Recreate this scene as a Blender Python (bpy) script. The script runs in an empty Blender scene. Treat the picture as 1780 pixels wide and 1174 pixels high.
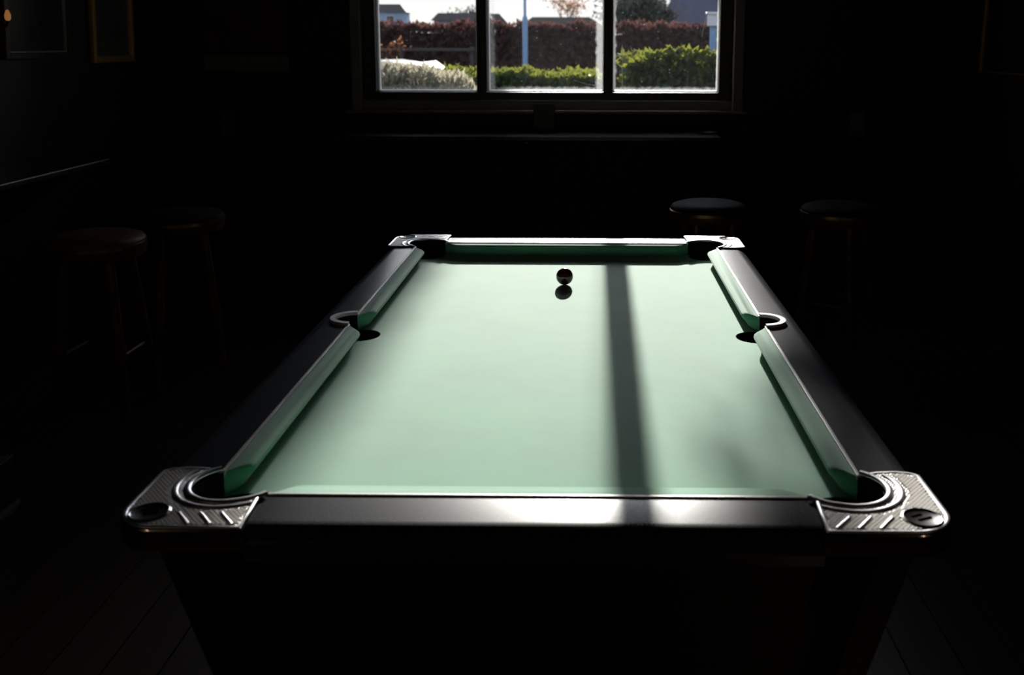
import bpy, bmesh, math, random
from mathutils import Vector, Matrix
random.seed(7)
R = math.radians
PI = math.pi
C = bpy.context.scene.collection
sc = bpy.context.scene

# ------------------------------------------------------------------ camera
cam_d = bpy.data.cameras.new('camera')
cam = bpy.data.objects.new('camera', cam_d)
C.objects.link(cam)
sc.camera = cam
YAW, PITCH, ROLL = -0.0089, 0.1571, 0.0029
fw = Vector((math.sin(YAW)*math.cos(PITCH), math.cos(YAW)*math.cos(PITCH), -math.sin(PITCH)))
rt = Vector((math.cos(YAW), -math.sin(YAW), 0))
up = rt.cross(fw)
r2 = rt*math.cos(ROLL) + up*math.sin(ROLL)
u2 = r2.cross(fw)
cam.matrix_world = Matrix(((r2.x, u2.x, -fw.x, 0.0766), (r2.y, u2.y, -fw.y, -2.3843),
                           (r2.z, u2.z, -fw.z, 1.5103), (0, 0, 0, 1)))
cam_d.sensor_fit = 'HORIZONTAL'
cam_d.sensor_width = 36
cam_d.lens = 36*1727.6/1780
cam_d.shift_x = (890-1008.8)/1780
cam_d.shift_y = (348.2-587)/1780
cam_d.clip_start = 0.02
cam_d.clip_end = 1000
cam_d.dof.use_dof = True
cam_d.dof.focus_distance = 2.75
cam_d.dof.aperture_fstop = 5.0

# ------------------------------------------------------------------ sky, sun, exposure
SUN_E = 11.2
SKY = 1.28
HAZE = 75
world = bpy.data.worlds.new('sky')
sc.world = world
world.use_nodes = True
nt = world.node_tree
nt.nodes.clear()
wo = nt.nodes.new('ShaderNodeOutputWorld')
bg = nt.nodes.new('ShaderNodeBackground')
tc = nt.nodes.new('ShaderNodeTexCoord')
sp = nt.nodes.new('ShaderNodeSeparateXYZ')
rp = nt.nodes.new('ShaderNodeValToRGB')
rp.color_ramp.elements[0].position = 0.0
rp.color_ramp.elements[0].color = (0.90, 0.89, 0.85, 1)
rp.color_ramp.elements[1].position = 0.9
rp.color_ramp.elements[1].color = (0.22, 0.36, 0.62, 1)
e = rp.color_ramp.elements.new(0.30)
e.color = (0.84, 0.88, 0.92, 1)
nt.links.new(tc.outputs['Generated'], sp.inputs[0])
nt.links.new(sp.outputs['Z'], rp.inputs[0])
nt.links.new(rp.outputs[0], bg.inputs[0])
# winter haze: the sky brightens round the sun
dp = nt.nodes.new('ShaderNodeVectorMath')
dp.operation = 'DOT_PRODUCT'
dp.inputs[1].default_value = Vector((0.009, 1, math.tan(R(16.4)))).normalized()
nt.links.new(tc.outputs['Generated'], dp.inputs[0])
mx0 = nt.nodes.new('ShaderNodeMath'); mx0.operation = 'MAXIMUM'; mx0.inputs[1].default_value = 0
nt.links.new(dp.outputs['Value'], mx0.inputs[0])
pw0 = nt.nodes.new('ShaderNodeMath'); pw0.operation = 'POWER'; pw0.inputs[1].default_value = 250
nt.links.new(mx0.outputs[0], pw0.inputs[0])
ma0 = nt.nodes.new('ShaderNodeMath'); ma0.operation = 'MULTIPLY_ADD'
ma0.inputs[1].default_value = HAZE; ma0.inputs[2].default_value = SKY
nt.links.new(pw0.outputs[0], ma0.inputs[0])
nt.links.new(ma0.outputs[0], bg.inputs[1])
nt.links.new(bg.outputs[0], wo.inputs[0])

sun_d = bpy.data.lights.new('sun', 'SUN')
sun_d.energy = SUN_E
sun_d.angle = R(0.55)
sun_d.color = (1.0, 0.95, 0.88)
sun = bpy.data.objects.new('sun', sun_d)
C.objects.link(sun)
sun.rotation_euler = Vector((-0.009, -1, -math.tan(R(16.4)))).to_track_quat('-Z', 'Y').to_euler()
sun.location = (0, 30, 12)

sc.view_settings.view_transform = 'Standard'
sc.view_settings.look = 'None'
sc.view_settings.gamma = 1
sc.view_settings.use_curve_mapping = False
sc.view_settings.exposure = 0.0
sc.cycles.max_bounces = 8
sc.cycles.transparent_max_bounces = 12

# ------------------------------------------------------------------ materials
def mat(name, col, rough=0.5, metal=0.0, spec=0.5, bump=None, var=0.0, vscale=8.0, **kw):
    m = bpy.data.materials.new(name)
    m.use_nodes = True
    t = m.node_tree
    b = t.nodes['Principled BSDF']
    b.inputs['Base Color'].default_value = (*col, 1)
    b.inputs['Roughness'].default_value = rough
    b.inputs['Metallic'].default_value = metal
    b.inputs['Specular IOR Level'].default_value = spec
    for k, v in kw.items():
        b.inputs[k.replace('_', ' ')].default_value = v
    co = t.nodes.new('ShaderNodeTexCoord')
    if var > 0:
        n = t.nodes.new('ShaderNodeTexNoise')
        n.inputs['Scale'].default_value = vscale
        n.inputs['Detail'].default_value = 5
        t.links.new(co.outputs['Object'], n.inputs['Vector'])
        cr = t.nodes.new('ShaderNodeValToRGB')
        cr.color_ramp.elements[0].position = 0.3
        cr.color_ramp.elements[1].position = 0.7
        cr.color_ramp.elements[0].color = (*[c*(1-var) for c in col], 1)
        cr.color_ramp.elements[1].color = (*[min(1, c*(1+var)) for c in col], 1)
        t.links.new(n.outputs['Fac'], cr.inputs[0])
        t.links.new(cr.outputs[0], b.inputs['Base Color'])
    if bump:
        scale, strength, dist = bump
        n = t.nodes.new('ShaderNodeTexNoise')
        n.inputs['Scale'].default_value = scale
        n.inputs['Detail'].default_value = 3
        t.links.new(co.outputs['Object'], n.inputs['Vector'])
        bp = t.nodes.new('ShaderNodeBump')
        bp.inputs['Strength'].default_value = strength
        bp.inputs['Distance'].default_value = dist
        t.links.new(n.outputs['Fac'], bp.inputs['Height'])
        t.links.new(bp.outputs[0], b.inputs['Normal'])
    return m

def leafmat(name, cols, transl, trans_col):
    m = bpy.data.materials.new(name)
    m.use_nodes = True
    t = m.node_tree
    b = t.nodes['Principled BSDF']
    out = t.nodes['Material Output']
    b.inputs['Roughness'].default_value = 0.55
    g = t.nodes.new('ShaderNodeNewGeometry')
    cr = t.nodes.new('ShaderNodeValToRGB')
    cr.color_ramp.elements[0].color = (*cols[0], 1)
    cr.color_ramp.elements[1].color = (*cols[1], 1)
    t.links.new(g.outputs['Random Per Island'], cr.inputs[0])
    t.links.new(cr.outputs[0], b.inputs['Base Color'])
    tr = t.nodes.new('ShaderNodeBsdfTranslucent')
    tr.inputs[0].default_value = (*trans_col, 1)
    mx = t.nodes.new('ShaderNodeMixShader')
    mx.inputs[0].default_value = transl
    t.links.new(b.outputs[0], mx.inputs[1])
    t.links.new(tr.outputs[0], mx.inputs[2])
    t.links.new(mx.outputs[0], out.inputs[0])
    return m

M = {}
M['cloth'] = mat('green_baize', (0.060, 0.27, 0.160), 0.85, spec=0.15, bump=(900, 0.25, 0.0006), var=0.10, vscale=5,
                 Sheen_Weight=0.42, Sheen_Roughness=0.50, Sheen_Tint=(1, 0.97, 0.95, 1))
M['rail'] = mat('black_laminate', (0.030, 0.032, 0.040), 0.225, spec=1.0, bump=(420, 0.05, 0.0004), var=0.85, vscale=300)
M['strip'] = mat('pale_rail_strip', (0.40, 0.39, 0.39), 0.45)
M['cabinet'] = mat('black_cabinet', (0.010, 0.010, 0.010), 0.5)
M['legm'] = mat('leg_black', (0.012, 0.012, 0.012), 0.5, spec=0.25)
M['hole'] = mat('black_rubber', (0.004, 0.004, 0.004), 0.8, spec=0.1)
M['chrome'] = mat('worn_chrome', (0.70, 0.70, 0.72), 0.38, 1.0, bump=(220, 0.15, 0.0006))
M['chrome_dark'] = mat('tarnished_chrome', (0.30, 0.29, 0.29), 0.14, 1.0, bump=(60, 0.08, 0.0006))
M['knurl_tip'] = mat('knurl_metal', (0.86, 0.83, 0.80), 0.42, 0.45)
M['boss'] = mat('dark_boss', (0.35, 0.35, 0.35), 0.25, 1.0)
M['ball'] = mat('ball_red', (0.03, 0.007, 0.006), 0.08, spec=0.5)
M['wall'] = mat('dark_wall_paint', (0.016, 0.016, 0.017), 0.55, spec=0.3, var=0.15)
M['wall_gloss'] = mat('dark_blue_gloss_paint', (0.012, 0.016, 0.022), 0.42, spec=0.4, var=0.1)
M['ceil'] = mat('ceiling_paint', (0.03, 0.028, 0.026), 0.9, spec=0.1)
M['frame'] = mat('brown_cream_window_paint', (0.28, 0.25, 0.21), 0.42, spec=0.4, var=0.08)
M['frame_dark'] = mat('dark_window_paint', (0.035, 0.032, 0.03), 0.4, spec=0.4)
M['sill'] = mat('dark_varnished_board', (0.02, 0.016, 0.014), 0.30, spec=0.5, var=0.2)
M['putty'] = mat('white_exterior_paint', (0.7, 0.68, 0.66), 0.5)
M['plank'] = mat('dark_floor_wood', (0.055, 0.034, 0.022), 0.38, spec=0.5, var=0.35, vscale=6)
M['subfloor'] = mat('subfloor', (0.006, 0.005, 0.004), 0.9)
M['leather'] = mat('brown_leather', (0.20, 0.085, 0.048), 0.5, spec=0.5, bump=(140, 0.4, 0.002), var=0.2)
M['leather_dark'] = mat('black_leather', (0.025, 0.018, 0.018), 0.75, spec=0.2, bump=(140, 0.4, 0.002))
M['stoolwood'] = mat('brown_stool_wood', (0.11, 0.052, 0.02), 0.35, spec=0.5, var=0.25)
M['brass'] = mat('brass_trim', (0.55, 0.42, 0.2), 0.3, 1.0)
M['gold'] = mat('gilt_frame', (0.75, 0.45, 0.13), 0.35, 0.5)
M['darkframe'] = mat('brown_picture_frame', (0.06, 0.03, 0.015), 0.35)
M['print'] = mat('grey_print', (0.10, 0.10, 0.10), 0.3, var=0.5, vscale=9)
M['print_dark'] = mat('dark_print', (0.035, 0.022, 0.022), 0.3, var=0.6, vscale=10)
M['poster'] = mat('maroon_poster', (0.055, 0.014, 0.012), 0.55, var=0.3, vscale=6)
M['poster_pale'] = mat('grey_poster_band', (0.16, 0.16, 0.15), 0.6)
M['plastic'] = mat('grey_plastic', (0.13, 0.125, 0.12), 0.4)
M['card'] = mat('dark_card', (0.018, 0.016, 0.016), 0.45)
M['blueitem'] = mat('blue_coaster', (0.03, 0.10, 0.15), 0.25)
M['curtain'] = mat('dark_valance_cloth', (0.03, 0.012, 0.012), 0.9, spec=0.1)
M['stepm'] = mat('dark_step_carpet', (0.02, 0.016, 0.014), 0.8)
M['nosing'] = mat('ribbed_nosing', (0.32, 0.24, 0.22), 0.35, 0.6)
M['iron'] = mat('black_iron', (0.02, 0.02, 0.02), 0.4, 0.5)
# outdoors
M['ground'] = mat('asphalt', (0.06, 0.06, 0.06), 0.9, var=0.2, vscale=3)
M['roof_brown'] = mat('brown_roof_tile', (0.075, 0.06, 0.05), 0.85, var=0.2)
M['roof_slate'] = mat('blue_slate', (0.085, 0.08, 0.115), 0.75, var=0.2)
M['hwall_blue'] = mat('blue_render', (0.26, 0.36, 0.52), 0.8)
M['hwall_grey'] = mat('grey_render', (0.22, 0.22, 0.26), 0.85)
M['hwall_brick'] = mat('brick_wall', (0.12, 0.07, 0.055), 0.85, var=0.25)
M['hglass'] = mat('far_window_glass', (0.03, 0.035, 0.04), 0.1)
M['bluepost'] = mat('blue_post_paint', (0.16, 0.30, 0.52), 0.45)
M['palecap'] = mat('pale_cap_paint', (0.6, 0.62, 0.68), 0.5)
M['carwhite'] = mat('white_car_paint', (0.75, 0.76, 0.76), 0.22, Coat_Weight=0.5)
M['carglass'] = mat('car_glass', (0.015, 0.02, 0.025), 0.05)
M['tyre'] = mat('tyre', (0.01, 0.01, 0.01), 0.8)
M['bark'] = mat('bark', (0.05, 0.038, 0.03), 0.9)
M['timber'] = mat('weathered_rail', (0.055, 0.048, 0.048), 0.8)
M['laurel'] = leafmat('laurel_leaf', ((0.010, 0.035, 0.014), (0.05, 0.10, 0.025)), 0.22, (0.42, 0.44, 0.05))
M['beech'] = leafmat('beech_leaf', ((0.014, 0.008, 0.009), (0.055, 0.026, 0.024)), 0.20, (0.24, 0.095, 0.075))
M['hebe'] = leafmat('pale_twig', ((0.14, 0.13, 0.085), (0.50, 0.46, 0.36)), 0.40, (0.50, 0.45, 0.32))
M['conifer'] = leafmat('conifer_leaf', ((0.02, 0.03, 0.025), (0.05, 0.06, 0.05)), 0.1, (0.1, 0.1, 0.05))
M['autumn'] = leafmat('autumn_leaf', ((0.10, 0.05, 0.03), (0.30, 0.14, 0.06)), 0.3, (0.5, 0.2, 0.08))

def emis(name, col, s):
    m = bpy.data.materials.new(name)
    m.use_nodes = True
    b = m.node_tree.nodes['Principled BSDF']
    b.inputs['Base Color'].default_value = (*col, 1)
    b.inputs['Emission Color'].default_value = (*col, 1)
    b.inputs['Emission Strength'].default_value = s
    return m
M['bulb'] = emis('warm_bulb', (1.0, 0.52, 0.18), 14)
M['amber'] = emis('amber_bulb', (1.0, 0.42, 0.12), 0.22)

def knurl_mat():
    m = mat('knurled_metal', (0.30, 0.285, 0.27), 0.45, 0.8)
    t = m.node_tree
    b = t.nodes['Principled BSDF']
    co = t.nodes.new('ShaderNodeTexCoord')
    mp = t.nodes.new('ShaderNodeMapping')
    mp.inputs['Rotation'].default_value = (0, 0, R(30))
    mul = t.nodes.new('ShaderNodeTexVoronoi')
    mul.inputs['Scale'].default_value = 235
    mul.inputs['Randomness'].default_value = 0.25
    t.links.new(co.outputs['Object'], mp.inputs[0])
    t.links.new(mp.outputs[0], mul.inputs['Vector'])
    bp = t.nodes.new('ShaderNodeBump')
    bp.inputs['Strength'].default_value = 1.0
    bp.inputs['Distance'].default_value = 0.0018
    bp.invert = True
    t.links.new(mul.outputs['Distance'], bp.inputs['Height'])
    t.links.new(bp.outputs[0], b.inputs['Normal'])
    return m
M['knurl'] = knurl_mat()

def glass_mat():
    # clear pane with grime along its edges, fine dust and dried drops (all wear on the glass itself)
    m = bpy.data.materials.new('grimy_glass')
    m.use_nodes = True
    t = m.node_tree
    t.nodes.clear()
    L = t.links.new
    N = t.nodes.new
    out = N('ShaderNodeOutputMaterial')
    tr = N('ShaderNodeBsdfTransparent')
    tr.inputs[0].default_value = (0.97, 0.98, 0.98, 1)
    gl = N('ShaderNodeBsdfGlossy')
    gl.inputs['Roughness'].default_value = 0.02
    fr = N('ShaderNodeFresnel')
    fr.inputs[0].default_value = 1.45
    m1 = N('ShaderNodeMixShader')
    L(fr.outputs[0], m1.inputs[0]); L(tr.outputs[0], m1.inputs[1]); L(gl.outputs[0], m1.inputs[2])
    tl = N('ShaderNodeBsdfTranslucent')
    tl.inputs[0].default_value = (0.8, 0.82, 0.82, 1)
    m2 = N('ShaderNodeMixShader')
    L(m1.outputs[0], m2.inputs[1]); L(tl.outputs[0], m2.inputs[2]); L(m2.outputs[0], out.inputs[0])
    co = N('ShaderNodeTexCoord')
    s = N('ShaderNodeSeparateXYZ')
    L(co.outputs['Object'], s.inputs[0])
    nz = N('ShaderNodeTexNoise')
    nz.inputs['Scale'].default_value = 26
    nz.inputs['Detail'].default_value = 6
    L(co.outputs['Object'], nz.inputs['Vector'])
    def math_(op, a, b=None, c=None):
        n = N('ShaderNodeMath'); n.operation = op
        for i, v in enumerate((a, b, c)):
            if v is None: continue
            if isinstance(v, (int, float)): n.inputs[i].default_value = v
            else: L(v, n.inputs[i])
        return n.outputs[0]
    jit = math_('MULTIPLY', math_('SUBTRACT', nz.outputs['Fac'], 0.5), 0.035)
    def edge(coord, inner, width, sign):
        # 1 outside of `inner`, fading over `width` towards the middle of the pane
        v = math_('SUBTRACT', math_('MULTIPLY', coord, sign), inner)
        v = math_('ADD', v, jit)
        n = N('ShaderNodeMapRange')
        n.interpolation_type = 'SMOOTHSTEP'
        L(v, n.inputs[0])
        n.inputs[1].default_value = -width; n.inputs[2].default_value = 0.0
        n.inputs[3].default_value = 0.0; n.inputs[4].default_value = 1.0
        return n.outputs[0]
    a = edge(s.outputs['X'], 0.318, 0.02, -1)
    b = edge(s.outputs['X'], 0.322, 0.02, 1)
    c = edge(s.outputs['Z'], 0.565, 0.03, -1)
    mx = math_('MAXIMUM', math_('MAXIMUM', a, b), c)
    vo = N('ShaderNodeTexVoronoi')
    vo.inputs['Scale'].default_value = 42
    L(co.outputs['Object'], vo.inputs['Vector'])
    sep = N('ShaderNodeSeparateColor')
    L(vo.outputs['Color'], sep.inputs[0])
    rad = math_('MULTIPLY', math_('POWER', sep.outputs[0], 4.0), 0.13)
    gate = math_('GREATER_THAN', sep.outputs[1], 0.66)
    dot = math_('MULTIPLY', math_('LESS_THAN', vo.outputs['Distance'], rad), gate)
    fac = math_('ADD', math_('MULTIPLY', mx, 0.085), math_('MULTIPLY', dot, 0.12))
    fac = math_('ADD', fac, math_('MULTIPLY', nz.outputs['Fac'], 0.0035))
    fac = math_('MINIMUM', fac, 0.8)
    L(fac, m2.inputs[0])
    return m
M['glass'] = glass_mat()
M['scratch'] = leafmat('pale_scratch', ((0.6, 0.6, 0.6), (0.7, 0.7, 0.7)), 0.25, (0.6, 0.62, 0.62))

# ------------------------------------------------------------------ helpers
def obj(name, bm, m, parent=None, smooth=False, sharp=None):
    me = bpy.data.meshes.new(name)
    bmesh.ops.recalc_face_normals(bm, faces=bm.faces[:])
    bm.to_mesh(me)
    bm.free()
    if m is not None:
        me.materials.append(M[m] if isinstance(m, str) else m)
    if smooth:
        for p in me.polygons: p.use_smooth = True
        if sharp: me.set_sharp_from_angle(angle=R(sharp))
    o = bpy.data.objects.new(name, me)
    C.objects.link(o)
    if parent is not None: o.parent = parent
    return o

def tag(o, label=None, cat=None, group=None, kind=None):
    if label: o['label'] = label
    if cat: o['category'] = cat
    if group: o['group'] = group
    if kind: o['kind'] = kind
    return o

def empty(name, loc=(0, 0, 0), rz=0.0):
    o = bpy.data.objects.new(name, None)
    o.empty_display_size = 0.1
    o.location = loc
    o.rotation_euler = (0, 0, rz)
    C.objects.link(o)
    return o

def copy_tree(o, parent=None):
    c = o.copy()
    C.objects.link(c)
    if parent is not None: c.parent = parent
    for ch in [x for x in bpy.data.objects if x.parent == o]:
        copy_tree(ch, c)
    return c

def box(bm, x0, x1, y0, y1, z0, z1, bev=0.0, seg=2):
    r = bmesh.ops.create_cube(bm, size=1)
    vs = r['verts']
    for v in vs:
        v.co = Vector((x0+(v.co.x+.5)*(x1-x0), y0+(v.co.y+.5)*(y1-y0), z0+(v.co.z+.5)*(z1-z0)))
    if bev > 0:
        es = list({e for v in vs for e in v.link_edges})
        bmesh.ops.bevel(bm, geom=es, offset=bev, segments=seg, profile=0.5, affect='EDGES')
    return bm

def bx(*a, **k):
    return box(bmesh.new(), *a, **k)

def loft(bm, rings, cap=True, closed=True):
    """rings: lists of equally many points"""
    vr = [[bm.verts.new(p) for p in r] for r in rings]
    n = len(vr[0])
    for a, b in zip(vr, vr[1:]):
        for i in range(n if closed else n-1):
            j = (i+1) % n
            bm.faces.new((a[i], a[j], b[j], b[i]))
    if cap:
        bm.faces.new(vr[0][::-1])
        bm.faces.new(vr[-1])
    return bm

def lathe(bm, prof, seg=32, cx=0, cy=0, cap=True):
    rings = [[(cx+r*math.cos(2*PI*k/seg), cy+r*math.sin(2*PI*k/seg), z) for k in range(seg)] for r, z in prof]
    return loft(bm, rings, cap)

def tube(bm, pts, rads, seg=10, cap=True):
    pts = [Vector(p) for p in pts]
    if not isinstance(rads, (list, tuple)): rads = [rads]*len(pts)
    rings = []
    for i, p in enumerate(pts):
        d = (pts[min(i+1, len(pts)-1)]-pts[max(i-1, 0)]).normalized()
        a = d.cross(Vector((0, 0, 1)))
        if a.length < 1e-3: a = d.cross(Vector((1, 0, 0)))
        a.normalize()
        b = d.cross(a)
        rings.append([p+(a*math.cos(2*PI*k/seg)+b*math.sin(2*PI*k/seg))*rads[i] for k in range(seg)])
    return loft(bm, rings, cap)

def prism(bm, poly, z0, z1):
    return loft(bm, [[(x, y, z0) for x, y in poly], [(x, y, z1) for x, y in poly]])

def arc(cx, cy, r, a0, a1, n):
    return [(cx+r*math.cos(R(a0+(a1-a0)*k/n)), cy+r*math.sin(R(a0+(a1-a0)*k/n))) for k in range(n+1)]

# ------------------------------------------------------------------ room shell
XL, XR, YB, YF, HC = -2.5, 2.35, -6.0, 3.66, 2.75
WX0, WX1, WZ0, WZ1 = -1.36, 1.0, 1.10, 2.45
b = bmesh.new()
box(b, XL-.3, WX0, YF, YF+.3, -.1, HC)
box(b, WX1, XR+.3, YF, YF+.3, -.1, HC)
box(b, WX0, WX1, YF, YF+.3, -.1, WZ0)
box(b, WX0, WX1, YF, YF+.3, WZ1, HC)
tag(obj('wall_front', b, 'wall'), kind='structure')
tag(obj('wall_left', bx(XL-.3, XL, YB, YF, -.1, HC), 'wall_gloss'), kind='structure')
tag(obj('wall_right', bx(XR, XR+.3, YB, YF, -.1, HC), 'wall_gloss'), kind='structure')
tag(obj('wall_back', bx(XL-.3, XR+.3, YB-.3, YB, -.1, HC), 'wall'), kind='structure')
tag(obj('ceiling', bx(XL-.3, XR+.3, YB-.3, YF+.3, HC, HC+.2), 'ceil'), kind='structure')
floor = tag(obj('floor', bx(XL-.1, XR+.1, YB-.1, YF+.1, -.10, -.018), 'subfloor'), kind='structure')
# baseboards
tag(obj('baseboard_front', bx(XL, XR, YF-.018, YF, 0, .14, bev=.004), 'sill'), kind='structure')
tag(obj('baseboard_right', bx(XR-.018, XR, YB, YF-.018, 0, .14, bev=.004), 'sill'), kind='structure')
# planks run towards the window
pm = bx(-.5, .5, -.5, .5, -.018, 0)
proto = obj('plank', pm, 'plank', floor)
pw = .14
first = True
x = XL
while x < XR-.01:
    w = min(pw, XR-x)
    y = YB - random.uniform(0, 1.2)
    while y < YF:
        ln = random.uniform(1.7, 2.4)
        ya, yb = max(y, YB), min(y+ln, YF)
        if yb-ya > .02:
            o = proto if first else proto.copy()
            if not first: C.objects.link(o)
            first = False
            o.parent = floor
            o.location = (x+w/2, (ya+yb)/2, random.uniform(-.0008, .0))
            o.scale = (w-.004, yb-ya-.004, 1)
        y += ln
    x += pw

# raised step at the left wall, with ribbed nosing
step = tag(empty('raised_step', (XL+.1, -.8, 0)), 'low dark raised platform with ribbed pale nosing along the left wall', 'step')
def part(name, bm, m, parent, smooth=False, sharp=None, label=None):
    """mesh given in world space, parented to a thing that stands at its own base"""
    o = obj(name, bm, m, parent, smooth, sharp)
    o.matrix_parent_inverse = parent.matrix_basis.inverted()
    if label: o['label'] = label
    return o
part('platform', bx(XL+.001, -1.815, -2.6, .70, 0, .165, bev=.004), 'stepm', step)
for k in range(3):
    part('nosing_rib', bx(-1.845+.014*k, -1.838+.014*k, -2.59, .69, .164, .171, bev=.001), 'nosing', step)
part('edge_trim', bx(-1.816, -1.808, -2.6, .70, 0, .012), 'nosing', step)

# ------------------------------------------------------------------ window
win = tag(empty('window_1', (-.18, 3.72, 1.1)), kind='structure')
GX = [(-1.222, -.610), (-.548, .159), (.219, .861)]
GZ0, GZ1 = 1.212, 2.36
FY0, FY1 = 3.69, 3.77
b = bmesh.new()
box(b, -1.30, -1.222, FY0, FY1, 1.16, 2.44, bev=.006)
box(b, .861, .94, FY0, FY1, 1.16, 2.44, bev=.006)
box(b, -1.222, .861, FY0, FY1, 1.16, GZ0, bev=.006)
box(b, -1.222, .861, FY0, FY1, GZ1, 2.44, bev=.006)
part('sash_frame', b, 'frame_dark', win)
for a, c in ((-.610, -.548), (.159, .219)):
    b = bmesh.new()
    box(b, a, c, FY0+.004, FY1-.004, GZ0, GZ1, bev=.008)
    box(b, a+.02, c-.02, FY0-.010, FY0+.006, GZ0, GZ1, bev=.004)
    part('mullion', b, 'frame_dark', win)
b = bmesh.new()
box(b, -1.36, -1.30, 3.63, 3.80, 1.10, 2.47, bev=.005)
box(b, .94, 1.0, 3.63, 3.80, 1.10, 2.47, bev=.005)
box(b, -1.36, 1.0, 3.63, 3.80, 2.44, 2.50, bev=.005)
part('casing', b, 'frame', win)
b = bmesh.new()
box(b, -1.345, .985, 3.665, 3.70, 1.105, 1.165, bev=.006)
part('bottom_moulding', b, 'frame', win)
part('stool_strip', bx(-1.40, 1.03, 3.61, 3.67, 1.085, 1.107, bev=.008), 'frame', win)
b = bmesh.new()
box(b, -1.42, 1.06, 3.77, 4.02, 1.13, 1.185, bev=.008)
part('outer_sill', b, 'putty', win)
for gx in GX:                                     # white putty and glazing bead on the weather side
    b = bmesh.new()
    box(b, gx[0], gx[0]+.012, 3.745, 3.785, GZ0, GZ1)
    box(b, gx[1]-.006, gx[1], 3.745, 3.785, GZ0, GZ1)
    box(b, gx[0], gx[1], 3.745, 3.785, GZ0, GZ0+.010)
    part('glazing_bead', b, 'putty', win)
for i, gx in enumerate(GX):
    w, h = gx[1]-gx[0], GZ1-GZ0
    p = obj('pane', bx(-w/2, w/2, -.002, .002, -h/2, h/2), 'glass', win)
    p.matrix_parent_inverse = win.matrix_basis.inverted()
    p.location = ((gx[0]+gx[1])/2, 3.735, (GZ0+GZ1)/2)
def scratch(pts, w):
    b = bmesh.new()
    pts = [Vector((x, 3.7315, z)) for x, z in pts]
    for p, q in zip(pts, pts[1:]):
        d = (q-p).normalized()
        n = Vector((-d.z, 0, d.x))*w/2
        loft(b, [[p+n, p-n, p-n+Vector((0, -.0006, 0)), p+n+Vector((0, -.0006, 0))],
                 [q+n, q-n, q-n+Vector((0, -.0006, 0)), q+n+Vector((0, -.0006, 0))]])
    part('scratch', b, 'scratch', win)
scratch([(-.622, 1.66), (-.619, 1.50), (-.622, 1.38), (-.632, 1.28), (-.642, 1.225)], .004)
scratch([(-1.06, 1.505), (-1.015, 1.503), (-1.015, 1.575)], .0025)
scratch([(-1.175, 1.49), (-1.17, 1.43)], .004)
scratch([(-.525, 1.62), (-.508, 1.60), (-.505, 1.53)], .003)
scratch([(-.02, 1.285), (.06, 1.26), (.13, 1.25)], .0022)
scratch([(.275, 1.50), (.277, 1.21)], .004)
scratch([(.79, 1.70), (.77, 1.62), (.757, 1.55)], .003)

# window board / drinks ledge under the window
bd = tag(empty('window_ledge', (-.29, 3.47, .95)), 'dark varnished drinks ledge under the window', 'shelf')
part('ledge_top', bx(-1.40, .83, 3.28, 3.662, .952, .98, bev=.006), 'sill', bd)
for xx in (-1.15, -.29, .57):
    b = bmesh.new()
    loft(b, [[(xx-.012, 3.66, .952), (xx-.012, 3.66, .74), (xx-.012, 3.64, .74), (xx-.012, 3.36, .93), (xx-.012, 3.36, .952)],
             [(xx+.012, 3.66, .952), (xx+.012, 3.66, .74), (xx+.012, 3.64, .74), (xx+.012, 3.36, .93), (xx+.012, 3.36, .952)]])
    part('bracket', b, 'sill', bd)
# left drinks shelf
ls = tag(empty('drinks_shelf', (XL, 1.2, .95)), 'dark narrow drinks shelf along the left wall', 'shelf')
part('shelf_top', bx(XL+.0005, -2.13, -.6, 2.15, .952, .98, bev=.006), 'sill', ls)
for yy in (.0, 1.0, 1.9):
    b = bmesh.new()
    loft(b, [[(XL, yy-.012, .952), (XL, yy-.012, .72), (XL+.03, yy-.012, .72), (-2.2, yy-.012, .93), (-2.2, yy-.012, .952)],
             [(XL, yy+.012, .952), (XL, yy+.012, .72), (XL+.03, yy+.012, .72), (-2.2, yy+.012, .93), (-2.2, yy+.012, .952)]])
    part('bracket', b, 'sill', ls)

# upright card block and coaster on the ledge
t = tag(empty('menu_holder', (-.192, 3.59, .98)), 'dark upright menu card holder on the window ledge', 'menu holder')
part('base', bx(-.262, -.130, 3.56, 3.62, .98, .992, bev=.003), 'card', t)
part('card', bx(-.260, -.132, 3.582, 3.594, .99, 1.148, bev=.002), 'card', t)
b = bmesh.new()
lathe(b, [(.045, .9801), (.05, .983), (.05, .99), (.046, .992), (.04, .986), (.0008, .986)], 28, .785, 3.50)
tag(obj('ashtray', b, 'blueitem', smooth=True, sharp=40), 'small flat bluish dish at the right end of the window ledge', 'dish')

# ------------------------------------------------------------------ pool table
T = tag(empty('pool_table', (0, 0, 0)), 'black pool table with sunlit green cloth and chrome corner castings', 'pool table')
ZB, ZR = .79, .83
SX, SY = .507, .965          # strip lines
OX, OY = .605, 1.083
PCX, PCY, PR = .475, .935, .059

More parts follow.
